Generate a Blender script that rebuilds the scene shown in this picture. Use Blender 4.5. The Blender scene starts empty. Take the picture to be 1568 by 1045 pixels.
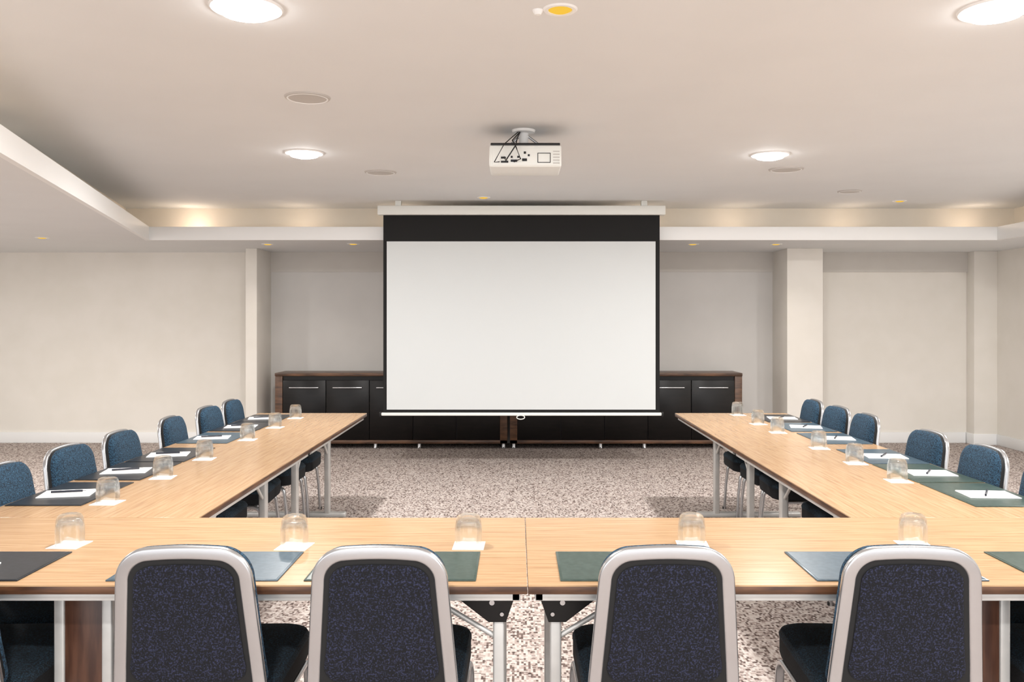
import bpy, bmesh, math, random
from mathutils import Vector, Matrix
random.seed(4)
S=bpy.context.scene
S.view_settings.view_transform='Standard'
S.view_settings.look='None'
S.view_settings.exposure=0.55
def lin(c):
    return tuple(((v/255)/12.92 if v/255<=0.04045 else (((v/255)+0.055)/1.055)**2.4) for v in c)+(1,)
# ---------------------------------------------------------------- materials
def mat(name,rgb,rough=0.5,metal=0.0,**kw):
    m=bpy.data.materials.new(name); m.use_nodes=True
    b=m.node_tree.nodes['Principled BSDF']
    b.inputs['Base Color'].default_value=lin(rgb)
    b.inputs['Roughness'].default_value=rough
    b.inputs['Metallic'].default_value=metal
    for k,v in kw.items(): b.inputs[k].default_value=v
    return m
def nodes(m): return m.node_tree.nodes, m.node_tree.links, m.node_tree.nodes['Principled BSDF']
def noisy(m,rgb1,rgb2,scale,detail=3,stretch=(1,1,1),lo=0.35,hi=0.65,bump=0,coord='Object',bscale=None):
    N,L,b=nodes(m)
    tc=N.new('ShaderNodeTexCoord'); mp=N.new('ShaderNodeMapping'); mp.inputs['Scale'].default_value=stretch
    L.new(tc.outputs[coord],mp.inputs['Vector'])
    n=N.new('ShaderNodeTexNoise'); n.inputs['Scale'].default_value=scale; n.inputs['Detail'].default_value=detail
    L.new(mp.outputs[0],n.inputs['Vector'])
    r=N.new('ShaderNodeValToRGB'); r.color_ramp.elements[0].position=lo; r.color_ramp.elements[1].position=hi
    r.color_ramp.elements[0].color=lin(rgb1); r.color_ramp.elements[1].color=lin(rgb2)
    L.new(n.outputs[0],r.inputs[0]); L.new(r.outputs[0],b.inputs['Base Color'])
    if bump:
        bp=N.new('ShaderNodeBump'); bp.inputs['Strength'].default_value=bump; bp.inputs['Distance'].default_value=0.002
        L.new(n.outputs[0],bp.inputs['Height']); L.new(bp.outputs[0],b.inputs['Normal'])
    return m
M_wall=noisy(mat('wall_paint',(238,234,226),0.7),(236,232,224),(240,236,229),3,2)
M_wallgrey=noisy(mat('wall_band_grey',(210,206,200),0.7),(208,204,198),(212,208,202),3,2)  # darker tone for the band along the top of the back wall
M_niche=noisy(mat('niche_paint',(216,214,211),0.7),(214,212,209),(218,216,213),3,2)
M_ceil=noisy(mat('ceiling_paint',(229,231,232),0.75),(228,230,231),(230,232,233),2,2)
M_cove=noisy(mat('cove_cream_paint',(238,231,218),0.7),(236,229,216),(240,233,221),3,2)
M_trim=mat('trim_white',(244,245,245),0.45)
M_alu=mat('brushed_aluminium',(190,191,193),0.27,0.9)
M_steel=noisy(mat('painted_steel_leg',(200,199,196),0.35,0.3),(196,195,192),(206,205,202),12)
M_black=mat('black_plastic',(14,14,15),0.45)
M_blackmet=mat('black_hinge_metal',(16,15,15),0.35,0.4)
M_navy=noisy(mat('chair_fabric_shaded_navy',(26,28,48),0.95),(4,5,12),(52,57,88),210,6,lo=0.49,hi=0.75,bump=.3)  # chair fabric on the back panel, shade put into a darker navy
M_teal=noisy(mat('chair_fabric_lit_teal',(30,70,98),0.95),(7,24,39),(48,86,112),200,5,lo=0.40,hi=0.70,bump=.3)  # same chair fabric on the front cushion, lit tone put into the colour
M_fabblack=noisy(mat('black_seat_fabric',(12,13,16),0.95),(6,7,9),(20,22,27),200,3)
M_seat=noisy(mat('dark_seat_fabric',(14,26,36),0.95),(6,12,18),(34,62,80),200,4,lo=.42,hi=.72)
M_shell=mat('gasket_and_side_shade_black',(9,10,12),0.7)  # black gasket, plus the shade painted on the teal cushion's side
M_edge=noisy(mat('table_edge_brown',(96,62,40),0.35),(64,40,26),(104,70,46),6,3,(1,1,8))
M_panel=noisy(mat('leg_panel_walnut',(84,52,38),0.35),(62,36,26),(92,60,44),5,3,(8,8,1))
M_dark=noisy(mat('sideboard_dark_door',(14,11,11),0.32),(9,7,7),(18,14,13),5,3,(1,1,6))
M_dark.node_tree.nodes['Principled BSDF'].inputs['Specular IOR Level'].default_value=.3
M_brown=noisy(mat('sideboard_walnut_frame',(84,58,42),0.35),(66,44,30),(112,78,54),5,3,(1,4,6))
M_scr=mat('screen_white_fabric',(213,217,218),0.8)
M_scrb=mat('screen_black_border',(8,8,9),0.8)
M_white=mat('white_plastic',(238,240,236),0.35)
M_paper=mat('white_paper',(238,239,239),0.7)
M_pen=mat('pen_dark_blue',(22,26,40),0.3)
M_grille=mat('speaker_grille',(196,193,189),0.6)
M_blot_g=noisy(mat('blotter_green_leather',(72,88,80),0.3),(50,66,60),(62,78,72),60,3)
M_blot_b=noisy(mat('blotter_blue_leather',(76,92,102),0.3),(60,78,90),(72,90,102),60,3)
M_blot_k=noisy(mat('blotter_black_leather',(44,48,52),0.3),(28,32,37),(40,44,50),60,3)
def wood(name,axis):
    m=mat(name,(206,168,124),0.2); N,L,b=nodes(m)
    tc=N.new('ShaderNodeTexCoord'); mp=N.new('ShaderNodeMapping')
    mp.inputs['Scale'].default_value=(1.6,34,10) if axis=='x' else (34,1.6,10)
    L.new(tc.outputs['Object'],mp.inputs['Vector'])
    n=N.new('ShaderNodeTexNoise'); n.inputs['Scale'].default_value=2.2; n.inputs['Detail'].default_value=7; n.inputs['Roughness'].default_value=.65
    n.inputs['Distortion'].default_value=.4
    L.new(mp.outputs[0],n.inputs['Vector'])
    r=N.new('ShaderNodeValToRGB'); e=r.color_ramp.elements
    e[0].position=.3; e[0].color=lin((158,121,87)); e[1].position=.7; e[1].color=lin((190,158,121))
    x=e.new(.5); x.color=lin((177,143,106))
    L.new(n.outputs[0],r.inputs[0]); L.new(r.outputs[0],b.inputs['Base Color'])
    return m
M_woodx=wood('oak_laminate_x','x')
def carpet():
    m=mat('speckled_carpet',(190,170,150),0.95); N,L,b=nodes(m)
    tc=N.new('ShaderNodeTexCoord')
    def cells(sx,sy,off):
        mp=N.new('ShaderNodeMapping'); mp.inputs['Scale'].default_value=(1/sx,1/sy,0); mp.inputs['Location'].default_value=(off,off*.7,0)
        L.new(tc.outputs['Object'],mp.inputs['Vector'])
        nz=N.new('ShaderNodeTexNoise'); nz.inputs['Scale'].default_value=70; L.new(tc.outputs['Object'],nz.inputs['Vector'])
        ad=N.new('ShaderNodeVectorMath'); ad.operation='MULTIPLY_ADD'; ad.inputs[1].default_value=(.4,.4,0)
        L.new(nz.outputs['Color'],ad.inputs[0]); L.new(mp.outputs[0],ad.inputs[2])
        fl=N.new('ShaderNodeVectorMath'); fl.operation='FLOOR'; L.new(ad.outputs[0],fl.inputs[0])
        w=N.new('ShaderNodeTexWhiteNoise'); w.noise_dimensions='2D'; L.new(fl.outputs[0],w.inputs['Vector'])
        return w.outputs['Value']
    a=cells(.010,.019,0); c=cells(.018,.010,31.3)
    r=N.new('ShaderNodeValToRGB'); r.color_ramp.interpolation='CONSTANT'; e=r.color_ramp.elements
    e[0].position=0; e[0].color=lin((106,90,84)); e[1].position=.17; e[1].color=lin((190,179,172))
    x=e.new(.42); x.color=lin((170,155,148)); x=e.new(.72); x.color=lin((202,192,186))
    L.new(a,r.inputs[0])
    r2=N.new('ShaderNodeValToRGB'); r2.color_ramp.interpolation='CONSTANT'; e=r2.color_ramp.elements
    e[0].position=0; e[0].color=(.40,.35,.34,1); e[1].position=.11; e[1].color=(1,1,1,1)
    L.new(c,r2.inputs[0])
    mx=N.new('ShaderNodeMix'); mx.data_type='RGBA'; mx.blend_type='MULTIPLY'; mx.inputs[0].default_value=1
    L.new(r.outputs[0],mx.inputs[6]); L.new(r2.outputs[0],mx.inputs[7])
    L.new(mx.outputs[2],b.inputs['Base Color'])
    n=N.new('ShaderNodeTexNoise'); n.inputs['Scale'].default_value=400; L.new(tc.outputs['Object'],n.inputs['Vector'])
    bp=N.new('ShaderNodeBump'); bp.inputs['Strength'].default_value=.3; bp.inputs['Distance'].default_value=.003
    L.new(n.outputs[0],bp.inputs['Height']); L.new(bp.outputs[0],b.inputs['Normal'])
    return m
M_carpet=carpet()
def glassmat():
    m=bpy.data.materials.new('clear_glass'); m.use_nodes=True; N=m.node_tree.nodes; L=m.node_tree.links; N.clear()
    o=N.new('ShaderNodeOutputMaterial'); t=N.new('ShaderNodeBsdfTransparent'); g=N.new('ShaderNodeBsdfGlass'); g.inputs['IOR'].default_value=1.48
    g.inputs['Roughness'].default_value=0; t.inputs['Color'].default_value=(.98,1,1,1)
    x=N.new('ShaderNodeMixShader'); x.inputs[0].default_value=.55
    L.new(t.outputs[0],x.inputs[1]); L.new(g.outputs[0],x.inputs[2]); L.new(x.outputs[0],o.inputs[0]); return m
M_glass=glassmat()
def emis(name,col,st):
    m=bpy.data.materials.new(name); m.use_nodes=True; N=m.node_tree.nodes; L=m.node_tree.links; N.clear()
    o=N.new('ShaderNodeOutputMaterial'); e=N.new('ShaderNodeEmission'); e.inputs[0].default_value=col; e.inputs[1].default_value=st
    L.new(e.outputs[0],o.inputs[0]); return m
M_lamp=emis('downlight_diffuser',(1,.99,.98,1),22)
M_amber=emis('amber_bulb',(1,.60,.07,1),.65)
M_flame=emis('cove_bulb',(1,.6,.2,1),4)
# ---------------------------------------------------------------- mesh builder
class MB:
    def __init__(s): s.v=[];s.f=[];s.m=[];s.sm=[];s.mats=[]
    def mi(s,m):
        if m not in s.mats: s.mats.append(m)
        return s.mats.index(m)
    def add(s,vs,fs,m,smooth=False,M=None):
        o=len(s.v); i=s.mi(m)
        for p in vs:
            p=Vector(p); s.v.append(M@p if M else p)
        for f in fs: s.f.append([o+k for k in f]); s.m.append(i); s.sm.append(smooth)
    def box(s,x0,x1,y0,y1,z0,z1,m,bev=0.0,seg=2,M=None):
        bm=bmesh.new(); bmesh.ops.create_cube(bm,size=1)
        for v in bm.verts: v.co=Vector(((x0+x1)/2+v.co.x*(x1-x0),(y0+y1)/2+v.co.y*(y1-y0),(z0+z1)/2+v.co.z*(z1-z0)))
        if bev: bmesh.ops.bevel(bm,geom=bm.edges[:],offset=bev,segments=seg,affect='EDGES',profile=.5)
        bm.verts.index_update()
        s.add([v.co.copy() for v in bm.verts],[[v.index for v in f.verts] for f in bm.faces],m,False,M); bm.free()
    def sweep(s,pts,ref,prof,m,cap=True,M=None):
        P=[Vector(p) for p in pts]; n=len(P); k=len(prof); vs=[];fs=[]
        for i,p in enumerate(P):
            t=(P[min(i+1,n-1)]-P[max(i-1,0)]).normalized()
            b=t.cross(Vector(ref)).normalized(); nn=b.cross(t)
            for (a,c) in prof: vs.append(p+b*a+nn*c)
        for i in range(n-1):
            for j in range(k):
                fs.append([i*k+j,i*k+(j+1)%k,(i+1)*k+(j+1)%k,(i+1)*k+j])
        s.add(vs,fs,m,True,M)
        if cap: 
            s.add(vs[:k],[list(range(k))[::-1]],m,False,M); s.add(vs[-k:],[list(range(k))],m,False,M)
    def tube(s,pts,r,m,ref=(0,0,1),seg=12,M=None):
        P=[Vector(p) for p in pts]; d=(P[-1]-P[0]).normalized()
        if abs(d.dot(Vector(ref)))>.95: ref=(0,1,0)
        s.sweep(pts,ref,circ(r,seg),m,True,M)
    def lathe(s,prof,m,seg=32,c=(0,0,0),M=None,smooth=True):
        vs=[];fs=[];n=len(prof)
        for i in range(seg):
            a=2*math.pi*i/seg
            for r,z in prof: vs.append((c[0]+r*math.cos(a),c[1]+r*math.sin(a),c[2]+z))
        for i in range(seg):
            for j in range(n-1):
                i2=(i+1)%seg
                fs.append([i*n+j,i2*n+j,i2*n+j+1,i*n+j+1])
        s.add(vs,fs,m,smooth,M)
    def prism(s,poly,z0,z1,m):
        n=len(poly); vs=[(x,y,z0) for x,y in poly]+[(x,y,z1) for x,y in poly]
        fs=[list(range(n))[::-1],list(range(n,2*n))]+[[i,(i+1)%n,n+(i+1)%n,n+i] for i in range(n)]
        s.add(vs,fs,m)
    def rings(s,rings,m,capa=True,capb=True,M=None):
        n=len(rings[0]); vs=[p for r in rings for p in r]; fs=[]
        for i in range(len(rings)-1):
            for j in range(n): fs.append([i*n+j,i*n+(j+1)%n,(i+1)*n+(j+1)%n,(i+1)*n+j])
        if capa: fs.append(list(range(n))[::-1])
        if capb: fs.append([(len(rings)-1)*n+j for j in range(n)])
        s.add(vs,fs,m,True,M)
    def mesh(s,name,recalc=True):
        me=bpy.data.meshes.new(name); me.from_pydata([tuple(v) for v in s.v],[],s.f)
        for m in s.mats: me.materials.append(m)
        for i,p in enumerate(me.polygons): p.material_index=s.m[i]; p.use_smooth=s.sm[i]
        if recalc:
            bm=bmesh.new(); bm.from_mesh(me); bmesh.ops.remove_doubles(bm,verts=bm.verts[:],dist=1e-6); bmesh.ops.recalc_face_normals(bm,faces=bm.faces[:]); bm.to_mesh(me); bm.free()
        try: me.set_sharp_from_angle(angle=math.radians(40))
        except Exception: pass
        me.update(); return me
    def obj(s,name,loc=(0,0,0),rot=0):
        return inst(name,s.mesh(name),loc,rot)
def inst(name,me,loc=(0,0,0),rot=0):
    o=bpy.data.objects.new(name,me); o.location=loc; o.rotation_euler=(0,0,rot); S.collection.objects.link(o); return o
def circ(r,seg=12): return [(r*math.cos(2*math.pi*i/seg),r*math.sin(2*math.pi*i/seg)) for i in range(seg)]
def rrect(hx,hy,r,k=4):
    out=[]
    for cx,cy,a0 in ((hx-r,hy-r,0),(-hx+r,hy-r,90),(-hx+r,-hy+r,180),(hx-r,-hy+r,270)):
        for i in range(k+1):
            a=math.radians(a0+90*i/k); out.append((cx+r*math.cos(a),cy+r*math.sin(a)))
    return out
# ---------------------------------------------------------------- room
XL,XR,YB,YF=-7.5,5.75,10.5,-2.5
SOF=2.32; CE=2.70
b=MB(); b.box(XL,XR,YF,YB,-.1,0,M_carpet); b.obj('floor')
b=MB(); b.box(XL-.12,XR+.12,YF,YB+.12,CE,CE+.1,M_ceil); b.obj('ceiling')
b=MB(); b.box(XL,XR,YB,YB+.12,0,CE,M_wall); b.obj('wall_back')
b=MB(); b.box(XL-.12,XL,YF,YB+.12,0,CE,M_wall); b.obj('wall_left')
b=MB(); b.box(XR,XR+.12,YF,YB+.12,0,CE,M_wall); b.obj('wall_right')
lx=lambda y:-3.79+.271*(8.87-y)
b=MB()
b.box(XL,XR,8.87,YB,SOF,SOF+.03,M_ceil)
b.prism([(XL,YF),(lx(YF)-.02,YF),(lx(8.87)-.02,8.87),(XL,8.87)],SOF,SOF+.03,M_ceil)
b.box(4.95,XR,YF,8.87,SOF,SOF+.03,M_ceil)
U=.43
b.box(lx(8.87)-U,4.93+U,8.87+U,8.87+U+.05,SOF+.03,CE,M_cove)
b.prism([(lx(YF)-U-.05,YF),(lx(YF)-U,YF),(lx(8.87)-U,8.87+U),(lx(8.87)-U-.05,8.87+U)],SOF+.03,CE,M_cove)
b.box(4.93+U,4.93+U+.05,YF,8.87+U,SOF+.03,CE,M_cove)
b.obj('ceiling_bulkhead')
b=MB()
b.box(lx(8.87),4.93,8.85,8.89,SOF-.002,SOF+.135,M_trim,.003)
b.obj('trim_cove_back')
b=MB()
b.prism([(lx(YF)-.04,YF),(lx(YF),YF),(lx(8.87),8.89),(lx(8.87)-.04,8.89)],SOF-.003,SOF+.136,M_trim); b.obj('trim_cove_left')
b=MB(); b.box(4.93,4.97,YF,8.89,SOF-.003,SOF+.136,M_trim,.003); b.obj('trim_cove_right')
def pil(x0,x1,y0,name):
    b=MB(); b.box(x0,x1,y0,YB,0,SOF,M_wall,.004); b.box(x0-.012,x1+.012,y0-.015,YB,0,.13,M_trim,.004); b.obj(name)
pil(-3.12,-2.99,9.9,'wall_pilaster'); pil(3.10,3.51,9.9,'wall_pilaster'); pil(5.47,5.75,10.32,'wall_pilaster')
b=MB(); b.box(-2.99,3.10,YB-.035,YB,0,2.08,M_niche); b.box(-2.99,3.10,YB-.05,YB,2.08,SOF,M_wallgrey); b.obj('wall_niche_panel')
b=MB(); b.box(3.51,5.47,YB-.03,YB,2.08,SOF,M_wallgrey); b.obj('wall_upper_band')  # shallow raised band in the darker tone
b=MB(); b.box(XL,-3.13,YB-.02,YB,0,.13,M_trim,.004); b.obj('baseboard_back_left')
b=MB(); b.box(3.52,5.455,YB-.02,YB,0,.13,M_trim,.004); b.obj('baseboard_back_right')
b=MB(); b.box(XR-.02,XR,YF,10.3,0,.13,M_trim,.004); b.obj('baseboard_right')
b=MB(); b.box(XL,XL+.02,YF,YB-.03,0,.13,M_trim,.004); b.obj('baseboard_left')
# ---------------------------------------------------------------- ceiling fittings
def light(name,kind,loc,power,col,rot=(0,0,0),parent=None,**kw):
    d=bpy.data.lights.new(name,kind); d.energy=power; d.color=col
    for k,v in kw.items(): setattr(d,k,v)
    o=bpy.data.objects.new(name,d); o.location=loc; o.rotation_euler=rot; S.collection.objects.link(o)
    if parent: o.parent=parent
    return o
def empty(name,loc):
    o=bpy.data.objects.new(name,None); o.location=loc; o.empty_display_size=.1; S.collection.objects.link(o); return o
b=MB(); R=.125
b.lathe([(R-.012,0),(R-.010,-.008),(R+.008,-.008),(R+.014,0)],M_trim,40)
b.lathe([(0,-.040),(R*.4,-.038),(R*.75,-.027),(R-.011,-.006)],M_lamp,40)
me_dl=b.mesh('fitting')
for x,y,z,p in [(-1.04,3.31,CE,1),(1.85,3.33,CE,1),(-1.53,6.19,CE,1),(1.835,6.26,CE,1),(-.6,.4,CE,1),(1.85,.4,CE,1),(.4,-1.6,CE,1),(4.3,3.3,CE,1),(4.35,6.2,CE,1),(-4.6,4.2,SOF,1),(-5.4,6.9,SOF,1.1)]:  # beyond the first four, unseen fittings added to brighten ceiling and walls
    e=empty('ceiling_downlight',(x,y,z)); f=inst('fitting',me_dl); f.parent=e
    light('lamp','AREA',(0,0,-.043),40*p,(1,.975,.945),parent=e,shape='DISK',size=.18)
b=MB(); b.lathe([(.0,-.008),(.11,-.008),(.12,-.010),(.132,-.007),(.137,0)],M_grille,40)
b.lathe([(.112,-.0085),(.116,-.012),(.122,-.010)],M_trim,40)
me_sp=b.mesh('ceiling_speaker')
for x,y,s in [(-1.13,4.645,.9),(-1.11,7.0,.95),(2.14,6.86,1),(3.1,8.04,.8)]:
    o=inst('ceiling_speaker',me_sp,(x,y,CE)); o.scale=(s,s,1)
b=MB(); b.lathe([(.045,-.001),(.048,-.006),(.062,-.006),(.068,0)],M_trim,32); b.lathe([(0,-.012),(.030,-.010),(.046,-.002)],M_amber,32)
me_sd=b.mesh('recessed_spotlight')
for x,y,z in [(.166,3.33,CE),(-.33,8.45,CE),(3.86,8.7,CE),(-4.74,8.6,SOF),(-2.7,9.33,SOF),(-1.77,9.3,SOF),(1.9,9.33,SOF),(2.8,9.33,SOF)]:
    inst('recessed_spotlight',me_sd,(x,y,z))
b=MB(); b.lathe([(0,-.02),(.012,-.018),(.02,-.006),(.022,0)],M_trim,20); b.obj('ceiling_sensor',(.08,3.34,CE))
light('spot','SPOT',(-4.74,8.6,SOF-.02),26,(1,.88,.72),spot_size=2.4,spot_blend=.8,shadow_soft_size=.04)
for x in(-2.7,-1.77,1.9,2.8): light('spot','SPOT',(x,9.33,SOF-.02),9,(1,.90,.78),spot_size=2.2,spot_blend=.8,shadow_soft_size=.04)
b=MB(); b.lathe([(0,0),(.03,0),(.034,.03),(.026,.032),(0,.032)],M_trim,20); b.lathe([(0,.09),(.010,.075),(.016,.05),(.012,.033)],M_flame,16)
me_cv=b.mesh('fitting')
cv=[(-3.45,9.12,1.1),(-2.3,9.06,.5),(-1.2,9.06,.4),(1.3,9.06,.4),(2.3,9.06,.45),(3.5,9.06,.45),(4.8,9.06,.7)]
for y in (8.35,7.6,6.85,6.1,5.35,4.6,3.85,3.1): cv.append((lx(y)-.365,y,.75))
for x,y,p in cv:
    e=empty('cove_uplight',(x,y,SOF+.03)); f=inst('fitting',me_cv); f.parent=e
    light('bulb','POINT',(0,.0,.13),p,(1,.78,.60),parent=e,shadow_soft_size=.02)
# ---------------------------------------------------------------- projection screen
Y=8.7; b=MB()
b.box(-1.404,1.49,Y-.05,Y+.06,2.555,2.647,M_white,.008)
for x in(-1.2,1.28): b.box(x-.03,x+.03,Y-.02,Y+.03,2.64,CE,M_white,.004)
b.box(-1.351,1.437,Y-.003,Y+.003,.56,2.56,M_scrb)
b.box(-1.316,1.395,Y-.006,Y+.002,.592,2.29,M_scr)
b.box(-1.372,1.457,Y-.014,Y+.014,.53,.562,M_white,.008)
b.sweep([(.035+.04*math.cos(a),Y-.01,.515+.02*math.sin(a)) for a in [math.pi*2*i/24 for i in range(25)]],(0,1,0),circ(.005,8),M_white,False)
b.box(-1.39,-1.372,Y-.02,Y+.02,.525,.567,M_black,.003); b.box(1.457,1.475,Y-.02,Y+.02,.525,.567,M_black,.003)
b.obj('projector_screen')
# ---------------------------------------------------------------- sideboards
def sideboard(x0,x1,feet):
    b=MB(); y0,y1=10.0,10.44; T=.88
    b.box(x0,x1,y0-.015,y1,T-.035,T,M_brown,.004)
    b.box(x0,x0+.085,y0,y1,.06,T-.035,M_brown,.003); b.box(x1-.085,x1,y0,y1,.06,T-.035,M_brown,.003)
    b.box(x0,x1,y0,y1,.06,.10,M_brown,.003)
    b.box(x0+.08,x1-.08,y0+.03,y1,.10,T-.035,M_dark)
    n=5; w=(x1-x0-.17)/n
    for i in range(n):
        a=x0+.085+i*w
        b.box(a+.004,a+w-.004,y0+.002,y0+.024,.105,T-.085,M_dark,.003)
        b.box(a+w*.5-.17,a+w*.5+.17,y0-.026,y0-.016,.705,.717,M_alu,.003)
        for s in(-.15,.15): b.box(a+w*.5+s-.005,a+w*.5+s+.005,y0-.02,y0+.004,.706,.716,M_alu)
    for x in feet:
        for yy in(y0+.04,y1-.06): b.lathe([(0,0),(.024,0),(.028,.008),(.022,.02),(.022,.062)],M_alu,20,(x,yy,0))
    b.obj('sideboard')
sideboard(-2.81,-.115,[-2.72,-1.65,-1.14,-.16]); sideboard(-.085,2.61,[-.04,.97,1.48,2.52])
# ---------------------------------------------------------------- projector
b=MB(); px,py=.05,5.3; w=.222
b.box(px-w,px+w,py,py+.33,2.44,2.575,M_white,.012,3)
b.box(px-w+.008,px+w-.008,py+.006,py+.32,2.572,2.590,M_black,.004)
b.box(px-w+.02,px+w-.02,py-.004,py+.004,2.450,2.557,M_white,.002)
for (u,v,ww,hh,m) in [(-.15,.03,.045,.012,M_black),(-.15,.055,.03,.012,M_black),(-.09,.035,.04,.014,M_pen),(-.09,.06,.012,.012,M_black),(-.05,.06,.012,.012,M_black),(-.02,.04,.03,.016,M_black),(.015,.07,.012,.012,M_black),(-.01,.085,.014,.014,M_black)]:
    b.box(px+u,px+u+ww,py-.008,py-.003,2.435+v,2.435+v+hh,m,.001)
for (x0,x1,z0,z1) in [(.075,.155,2.465,2.469),(.075,.155,2.522,2.526),(.075,.079,2.465,2.526),(.151,.155,2.465,2.526)]:
    b.box(px+x0,px+x1,py-.006,py-.003,z0,z1,M_black)
for i in range(5): b.box(px+.17,px+.21,py-.006,py-.003,2.46+i*.018,2.466+i*.018,M_grille)
b.tube([(px-.13,py-.01,2.50),(px-.12,py-.05,2.47),(px-.06,py-.06,2.56),(px-.05,py+.02,2.62),(px-.03,py+.14,2.69)],.004,M_black)
b.tube([(px-.07,py-.01,2.47),(px-.03,py-.05,2.48),(px-.06,py-.05,2.56),(px-.08,py+.03,2.61),(px-.03,py+.15,2.69)],.004,M_black)
b.tube([(px-.16,py-.01,2.47),(px-.19,py-.05,2.46),(px-.13,py-.05,2.57),(px-.04,py+.14,2.69)],.003,M_black)
b.box(px-.11,px+.11,py+.10,py+.22,2.59,2.602,M_alu,.003)
b.lathe([(.03,2.60),(.03,2.68),(.07,2.685),(.075,2.70)],M_trim,24,(px-.01,py+.16,0))
for sx in(-.1,.1): b.tube([(px+sx,py+.16,2.60),(px-.01+sx*.3,py+.16,2.66)],.008,M_alu)
b.sweep([(px+.1,py+.32,2.5),(px+.1,py+.36,2.5)],(0,0,1),circ(.045,24),M_black)
b.obj('ceiling_projector')
# ---------------------------------------------------------------- conference tables
TT=.74
def table(cx,cy,L,W,along,post_in,leg_half,legc=0,panel=0,single=False,name='conference_table'):
    b=MB(); wd=M_woodx
    b.box(-L/2+.0003,L/2-.0003,-W/2+.0003,W/2-.0003,-.005,0,wd,.0006,1)
    b.box(-L/2,L/2,-W/2,W/2,-.027,-.004,M_edge,.002,2)
    r=.02; AB=-.052
    b.box(-L/2+r,L/2-r,-W/2+r,-W/2+r+.025,AB,-.027,M_steel,.003); b.box(-L/2+r,L/2-r,W/2-r-.025,W/2-r,AB,-.027,M_steel,.003)
    b.box(-L/2+r,-L/2+r+.025,-W/2+r,W/2-r,AB,-.027,M_steel,.003); b.box(L/2-r-.025,L/2-r,-W/2+r,W/2-r,AB,-.027,M_steel,.003)
    for s,ins in((-1,post_in[0]),(1,post_in[1])):
        x=s*(L/2-ins)
        b.box(x-.03,x+.03,-W/2+.046,W/2-.046,-.050,-.028,M_blackmet,.003)
        if panel==s:
            for t in(-1,1):
                for dx in(-.072,.072):
                    b.box(x+dx-.016,x+dx+.016,t*leg_half-.017,t*leg_half+.017,-TT+.05,-.05,M_steel,.006,3)
                b.box(x-.056,x+.056,t*leg_half-.012,t*leg_half+.012,-TT+.10,-.05,M_panel,.002)
            b.box(x-.09,x+.09,-W/2+.06,W/2-.06,-TT+.02,-TT+.06,M_steel,.012,3)
            for t in(-1,1): b.lathe([(0,0),(.02,0),(.022,.01),(.01,.022)],M_black,16,(x,t*(W/2-.1),-TT))
            continue
        if single:
            y=legc
            b.box(x-.028,x+.028,y-.02,y+.02,-TT+.05,-.05,M_steel,.008,3)
            b.box(x-.04,x+.04,y-.06,y+.06,-.065,-.05,M_blackmet,.003)
            b.tube([(x-s*.25,y,-.05),(x-s*.02,y,-.24)],.009,M_steel,ref=(0,1,0))
            b.box(x-.025,x+.025,-W/2+.06,W/2-.06,-TT+.02,-TT+.06,M_steel,.012,3)
            for t in(-1,1): b.lathe([(0,0),(.02,0),(.022,.01),(.01,.022)],M_black,16,(x,t*(W/2-.1),-TT))
            continue
        for t in(-1,1):
            y=t*leg_half+legc
            b.box(x-.017,x+.017,y-.017,y+.017,-TT+.06,-.10,M_steel,.006,3)
            sg=s
            q=[(x+sg*.05,-.03),(x-sg*.16,-.03),(x-sg*.16,-.05),(x-sg*.03,-.15),(x+.022*sg,-.15),(x+.05*sg,-.07)]
            n=len(q); vs=[(a,y-.024,c) for a,c in q]+[(a,y+.024,c) for a,c in q]
            b.add(vs,[list(range(n)),list(range(n,2*n))]+[[i,(i+1)%n,n+(i+1)%n,n+i] for i in range(n)],M_blackmet)
            b.tube([(x-s*.28,y,-.04),(x-s*.012,y,-.2)],.008,M_steel,ref=(0,1,0))
            b.sweep([(x-.02*sg,y-.026,-.09),(x-.02*sg,y-.03,-.09)],(0,0,1),circ(.008,12),M_alu)
            b.sweep([(x+.01*sg,y-.026,-.125),(x+.01*sg,y-.03,-.125)],(0,0,1),circ(.006,12),M_alu)
        b.box(x-.025,x+.025,-W/2+.06,W/2-.06,-TT+.02,-TT+.06,M_steel,.012,3)
        for t in(-1,1): b.lathe([(0,0),(.02,0),(.022,.01),(.01,.022)],M_black,16,(x,t*(W/2-.1),-TT))
    b.obj(name,(cx,cy,TT),0 if along=='x' else math.pi/2)
TY0,TY1=2.465,3.305
LI,LO,RI,RO=-1.222,-2.10,1.282,2.18
table((LO+.03)/2-.0005,(TY0+TY1)/2,.03-LO-.001,TY1-TY0,'x',(.79,.085),.27,panel=-1)
table((RO+.03)/2+.0005,(TY0+TY1)/2,RO-.03-.001,TY1-TY0,'x',(.085,.78),.27,panel=1)
for xa,xb_,lc in((LO,LI,-.24),(RI,RO,.24)):
    L=1.85
    for y0 in(3.307,5.159): table((xa+xb_)/2,y0+L/2,L-.002,xb_-xa,'y',(.62,.33) if y0<4 else (.35,.55),.06,legc=lc,single=True)
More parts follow.
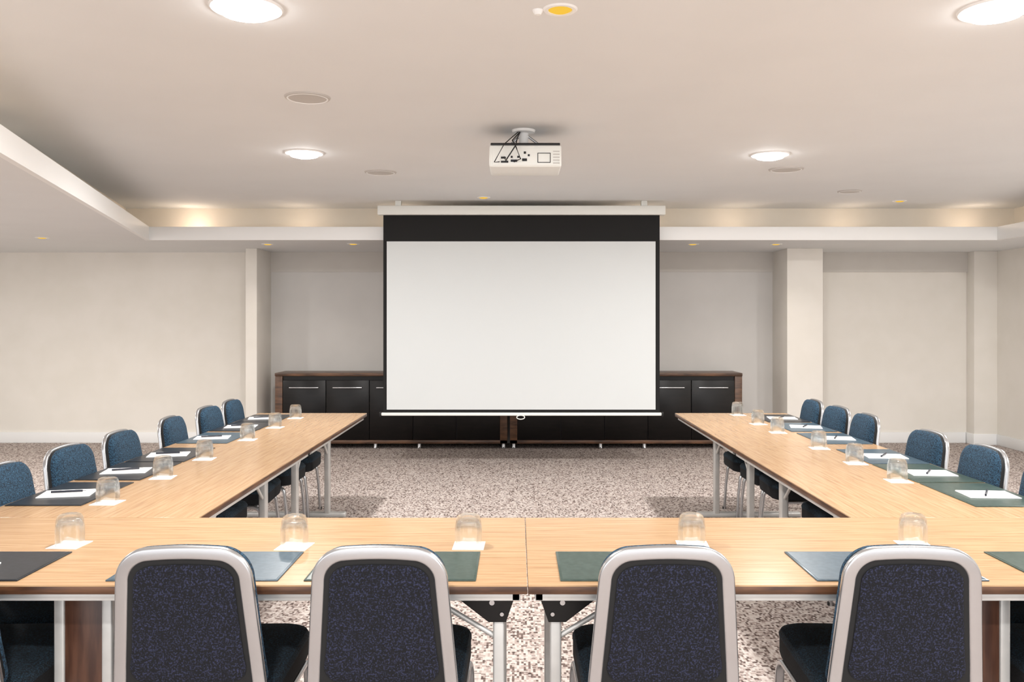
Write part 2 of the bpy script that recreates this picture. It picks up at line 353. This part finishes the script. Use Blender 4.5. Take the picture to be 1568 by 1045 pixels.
# ---------------------------------------------------------------- chair
def ystep(z):
    return -(z-.45)*.15 if z>.45 else -(.45-z)*.2
CZ=.790; TOP=.872; RC=.078
def chair_mesh(cy,hy):
    b=MB()
    def hw(z): return .194-(z-.45)*.080
    side=[]
    for z in (0.0,.15,.3,.42,.5,.58,.66,.73,CZ):
        side.append((hw(z)if z>.4 else .196+ (.45-z)*.04,z))
    def outline(ins,bottom=None):
        R=RC-ins*.6; cz=CZ; W=hw(cz)-ins; cx=W-R; pts=[]
        arc=[(cx+R*math.cos(math.radians(a)),cz+R*math.sin(math.radians(a))+(RC-ins-R)*math.sin(math.radians(a))) for a in range(0,86,8)]
        top=TOP-ins; x_e,z_e=arc[-1]
        mid=[(x_e*(1-t),z_e+(top-z_e)*(1-(1-t)**2)) for t in(.25,.5,.75,1)]
        right=arc+mid; left=[(-x,z) for x,z in right[:-1]][::-1]
        return right,left
    r,l=outline(0)
    pts=[(x,z) for x,z in side[:-1]]+r+l+[(-x,z) for x,z in side[:-1]][::-1]
    P3=[(x,ystep(z),z) for x,z in pts]
    b.sweep(P3,(0,1,0),rrect(.0185,.011,.008,5),M_alu)
    def full(ins,bot,rb=.04):
        r,l=outline(ins); xb=hw(bot)-ins
        br=[(xb-rb+rb*math.sin(math.radians(a)),bot+rb-rb*math.cos(math.radians(a))) for a in range(0,91,15)]
        mids=[(hw(z)-ins,z) for z in(.60,.67,.73)]
        R_=br+mids+r; return R_+[(-x,z) for x,z in R_[:-1]][::-1]
    def lay(ins,bot,d,s=1.0,cz=.69):
        return [(x*s,ystep(cz+(z-cz)*s)+d,cz+(z-cz)*s) for x,z in full(ins,bot)]
    b.rings([lay(.008,.485,-.007),lay(.008,.485,.008),lay(-.010,.47,.012),lay(-.010,.47,.028)],M_shell)  # gasket rings, then wider rings carrying the cushion side's painted shade
    b.rings([lay(.034,.505,-.004),lay(.032,.503,-.010),lay(.036,.507,-.0125),lay(.052,.52,-.0135)],M_navy)
    b.rings([lay(-.011,.469,.026),lay(-.013,.467,.036),lay(-.008,.472,.046),lay(.008,.485,.054),lay(.03,.505,.059),lay(.06,.53,.062),lay(.06,.53,.064,.6)],M_teal)
    def sl(dx,dy,r,z): return [(x,y+cy,z) for x,y in rrect(.215-dx,hy-dy,r,6)]
    b.rings([sl(.018,.02,.06,.362),sl(.006,.006,.07,.367),sl(.002,.002,.07,.38),sl(.002,.002,.07,.434)],M_fabblack)
    b.rings([sl(.001,.001,.07,.432),sl(0,0,.07,.444),sl(.006,.008,.07,.458),sl(.028,.03,.06,.468),sl(.09,.10,.05,.473)],M_seat)
    yf=cy+hy-.06
    b.box(-.20,.20,.06,.08,.345,.366,M_alu,.004); b.box(-.20,.20,yf-.02,yf,.345,.366,M_alu,.004)
    for s in(-1,1):
        pts=[(s*.198,ystep(.36)+.0,.345),(s*.201,.1,.354),(s*.201,.3,.354),(s*.201,yf-.03,.352)]
        for k in range(1,7):
            a=math.radians(90*k/6); pts.append((s*(.201+.001*k),yf-.03+.045*math.sin(a),.307+.045*math.cos(a)))
        pts+= [(s*.209,yf+.028,.2),(s*.212,yf+.040,.0)]
        b.sweep(pts,(1,0,0),rrect(.010,.015,.008,4),M_alu)
        b.sweep([(s*.195,.0,.20),(s*.195,.06,.27),(s*.195,.13,.315),(s*.195,.2,.345)],(1,0,0),circ(.007,10),M_alu)
        b.box(s*.212-.012,s*.212+.012,yf+.026,yf+.054,0,.02,M_black,.004)
        b.box(s*.213-.012,s*.213+.012,ystep(0)-.014,ystep(0)+.014,0,.02,M_black,.004)
    return b.mesh('conference_chair')
me_ch=chair_mesh(.305,.262)
me_cs=chair_mesh(.325,.285)
for x,rz in [(-1.635,.04),(-.903,.02),(-.372,-.01),(.404,.01),(1.070,-.05),(1.735,-.04)]:
    inst('conference_chair',me_ch,(x,2.388,0),rz)
for y,r in [(3.19,.0),(3.66,.03),(4.2,-.04),(4.75,.02),(5.45,.05),(6.1,-.03),(6.6,.02)]:
    inst('conference_chair',me_cs,(-2.145,y,0),-math.pi/2+r)
for y,r in [(3.18,.0),(3.64,.0),(4.18,-.02),(4.75,.03),(5.6,-.02),(6.1,.04),(6.6,-.02)]:
    inst('conference_chair',me_cs,(2.225,y,0),math.pi/2+r)
# ---------------------------------------------------------------- glasses, coasters, blotters
b=MB()
b.lathe([(.0415,0),(.0445,0),(.0460,.03),(.0455,.06),(.042,.085),(.037,.098),(.030,.102),(0,.102),(0,.088),(.028,.088),(.036,.082),(.0425,.06),(.043,.03),(.0415,0)],M_glass,40)
me_gl=b.mesh('drinking_glass')
b=MB(); b.box(-.052,.052,-.052,.052,0,.0015,M_paper); me_co=b.mesh('paper_coaster')
GL=[(-1.51,2.91),(-.747,2.89),(-.164,2.90),(.589,2.91),(1.336,2.91)]
GL+=[(-1.70,3.58),(-1.705,4.15),(-1.705,4.7),(-1.705,5.45),(-1.705,6.07),(-1.71,6.65)]
GL+=[(1.79,4.06),(1.785,4.56),(1.78,5.09),(1.75,5.8),(1.75,6.27),(1.755,6.87)]
for x,y in GL:
    inst('paper_coaster',me_co,(x+.002,y-.006,TT),random.uniform(-.12,.12))
    inst('drinking_glass',me_gl,(x,y,TT+.0018))
def blotmesh(m):
    b=MB(); b.box(-.25,.25,-.155,.155,0,.004,m,.0015); b.box(-.243,.243,-.148,.148,.0035,.0046,m); return b.mesh('desk_blotter')
BG,BB,BK=blotmesh(M_blot_g),blotmesh(M_blot_b),blotmesh(M_blot_k)
b=MB(); b.box(-.105,.105,-.0745,.0745,0,.004,M_paper,.0006,1); b.box(-.105,.105,.064,.0745,.0035,.005,M_paper); me_np=b.mesh('notepad')
b=MB(); b.sweep([(-.07,0,.005),(.055,0,.005)],(0,0,1),circ(.0045,10),M_pen); b.sweep([(.055,0,.005),(.07,0,.005)],(0,0,1),circ(.002,8),M_alu); b.box(-.07,-.03,-.001,.001,.009,.0105,M_alu)
me_pen=b.mesh('ballpoint_pen')
for x,me in [(-1.70,BK),(-.945,BB),(-.37,BG),(.375,BG),(1.12,BB),(1.77,BG)]:
    inst('desk_blotter',me,(x,2.655,TT))
    inst('notepad',me_np,(x,2.59,TT+.0048))
for y,me in [(3.76,BK),(4.32,BK),(4.84,BK),(5.53,BB),(6.1,BK),(6.62,BK)]:
    x=-1.935; r=random.uniform(-.02,.02)
    inst('desk_blotter',me,(x,y,TT),math.pi/2+r)
    inst('notepad',me_np,(x-.01,y-.03,TT+.0048),random.uniform(-.1,.1)+.15)
    inst('ballpoint_pen',me_pen,(x-.01,y-.02,TT+.0100),random.uniform(.2,.5))
for y,me in [(3.74,BG),(4.26,BG),(4.78,BB),(5.5,BB),(6.08,BB),(6.62,BK)]:
    x=2.015; r=random.uniform(-.02,.02)
    inst('desk_blotter',me,(x,y,TT),math.pi/2+r)
    inst('notepad',me_np,(x+.01,y-.03,TT+.0048),random.uniform(-.1,.1)-.15)
    inst('ballpoint_pen',me_pen,(x+.01,y-.02,TT+.0100),random.uniform(.8,1.2))
# ---------------------------------------------------------------- world + camera
w=bpy.data.worlds.new('World'); S.world=w; w.use_nodes=True
w.node_tree.nodes['Background'].inputs[0].default_value=(.98,.985,1,1); w.node_tree.nodes['Background'].inputs[1].default_value=1.6  # uniform white fill added, entering through the missing wall behind the camera
c=bpy.data.cameras.new('camera'); co=bpy.data.objects.new('camera',c); S.collection.objects.link(co)
co.location=(0,0,1.5); co.rotation_euler=(math.pi/2,0,0)
c.sensor_width=36; c.lens=36*1320/1568; c.shift_x=-8/1568; c.shift_y=-32.7/1568; c.clip_start=.05
S.camera=co
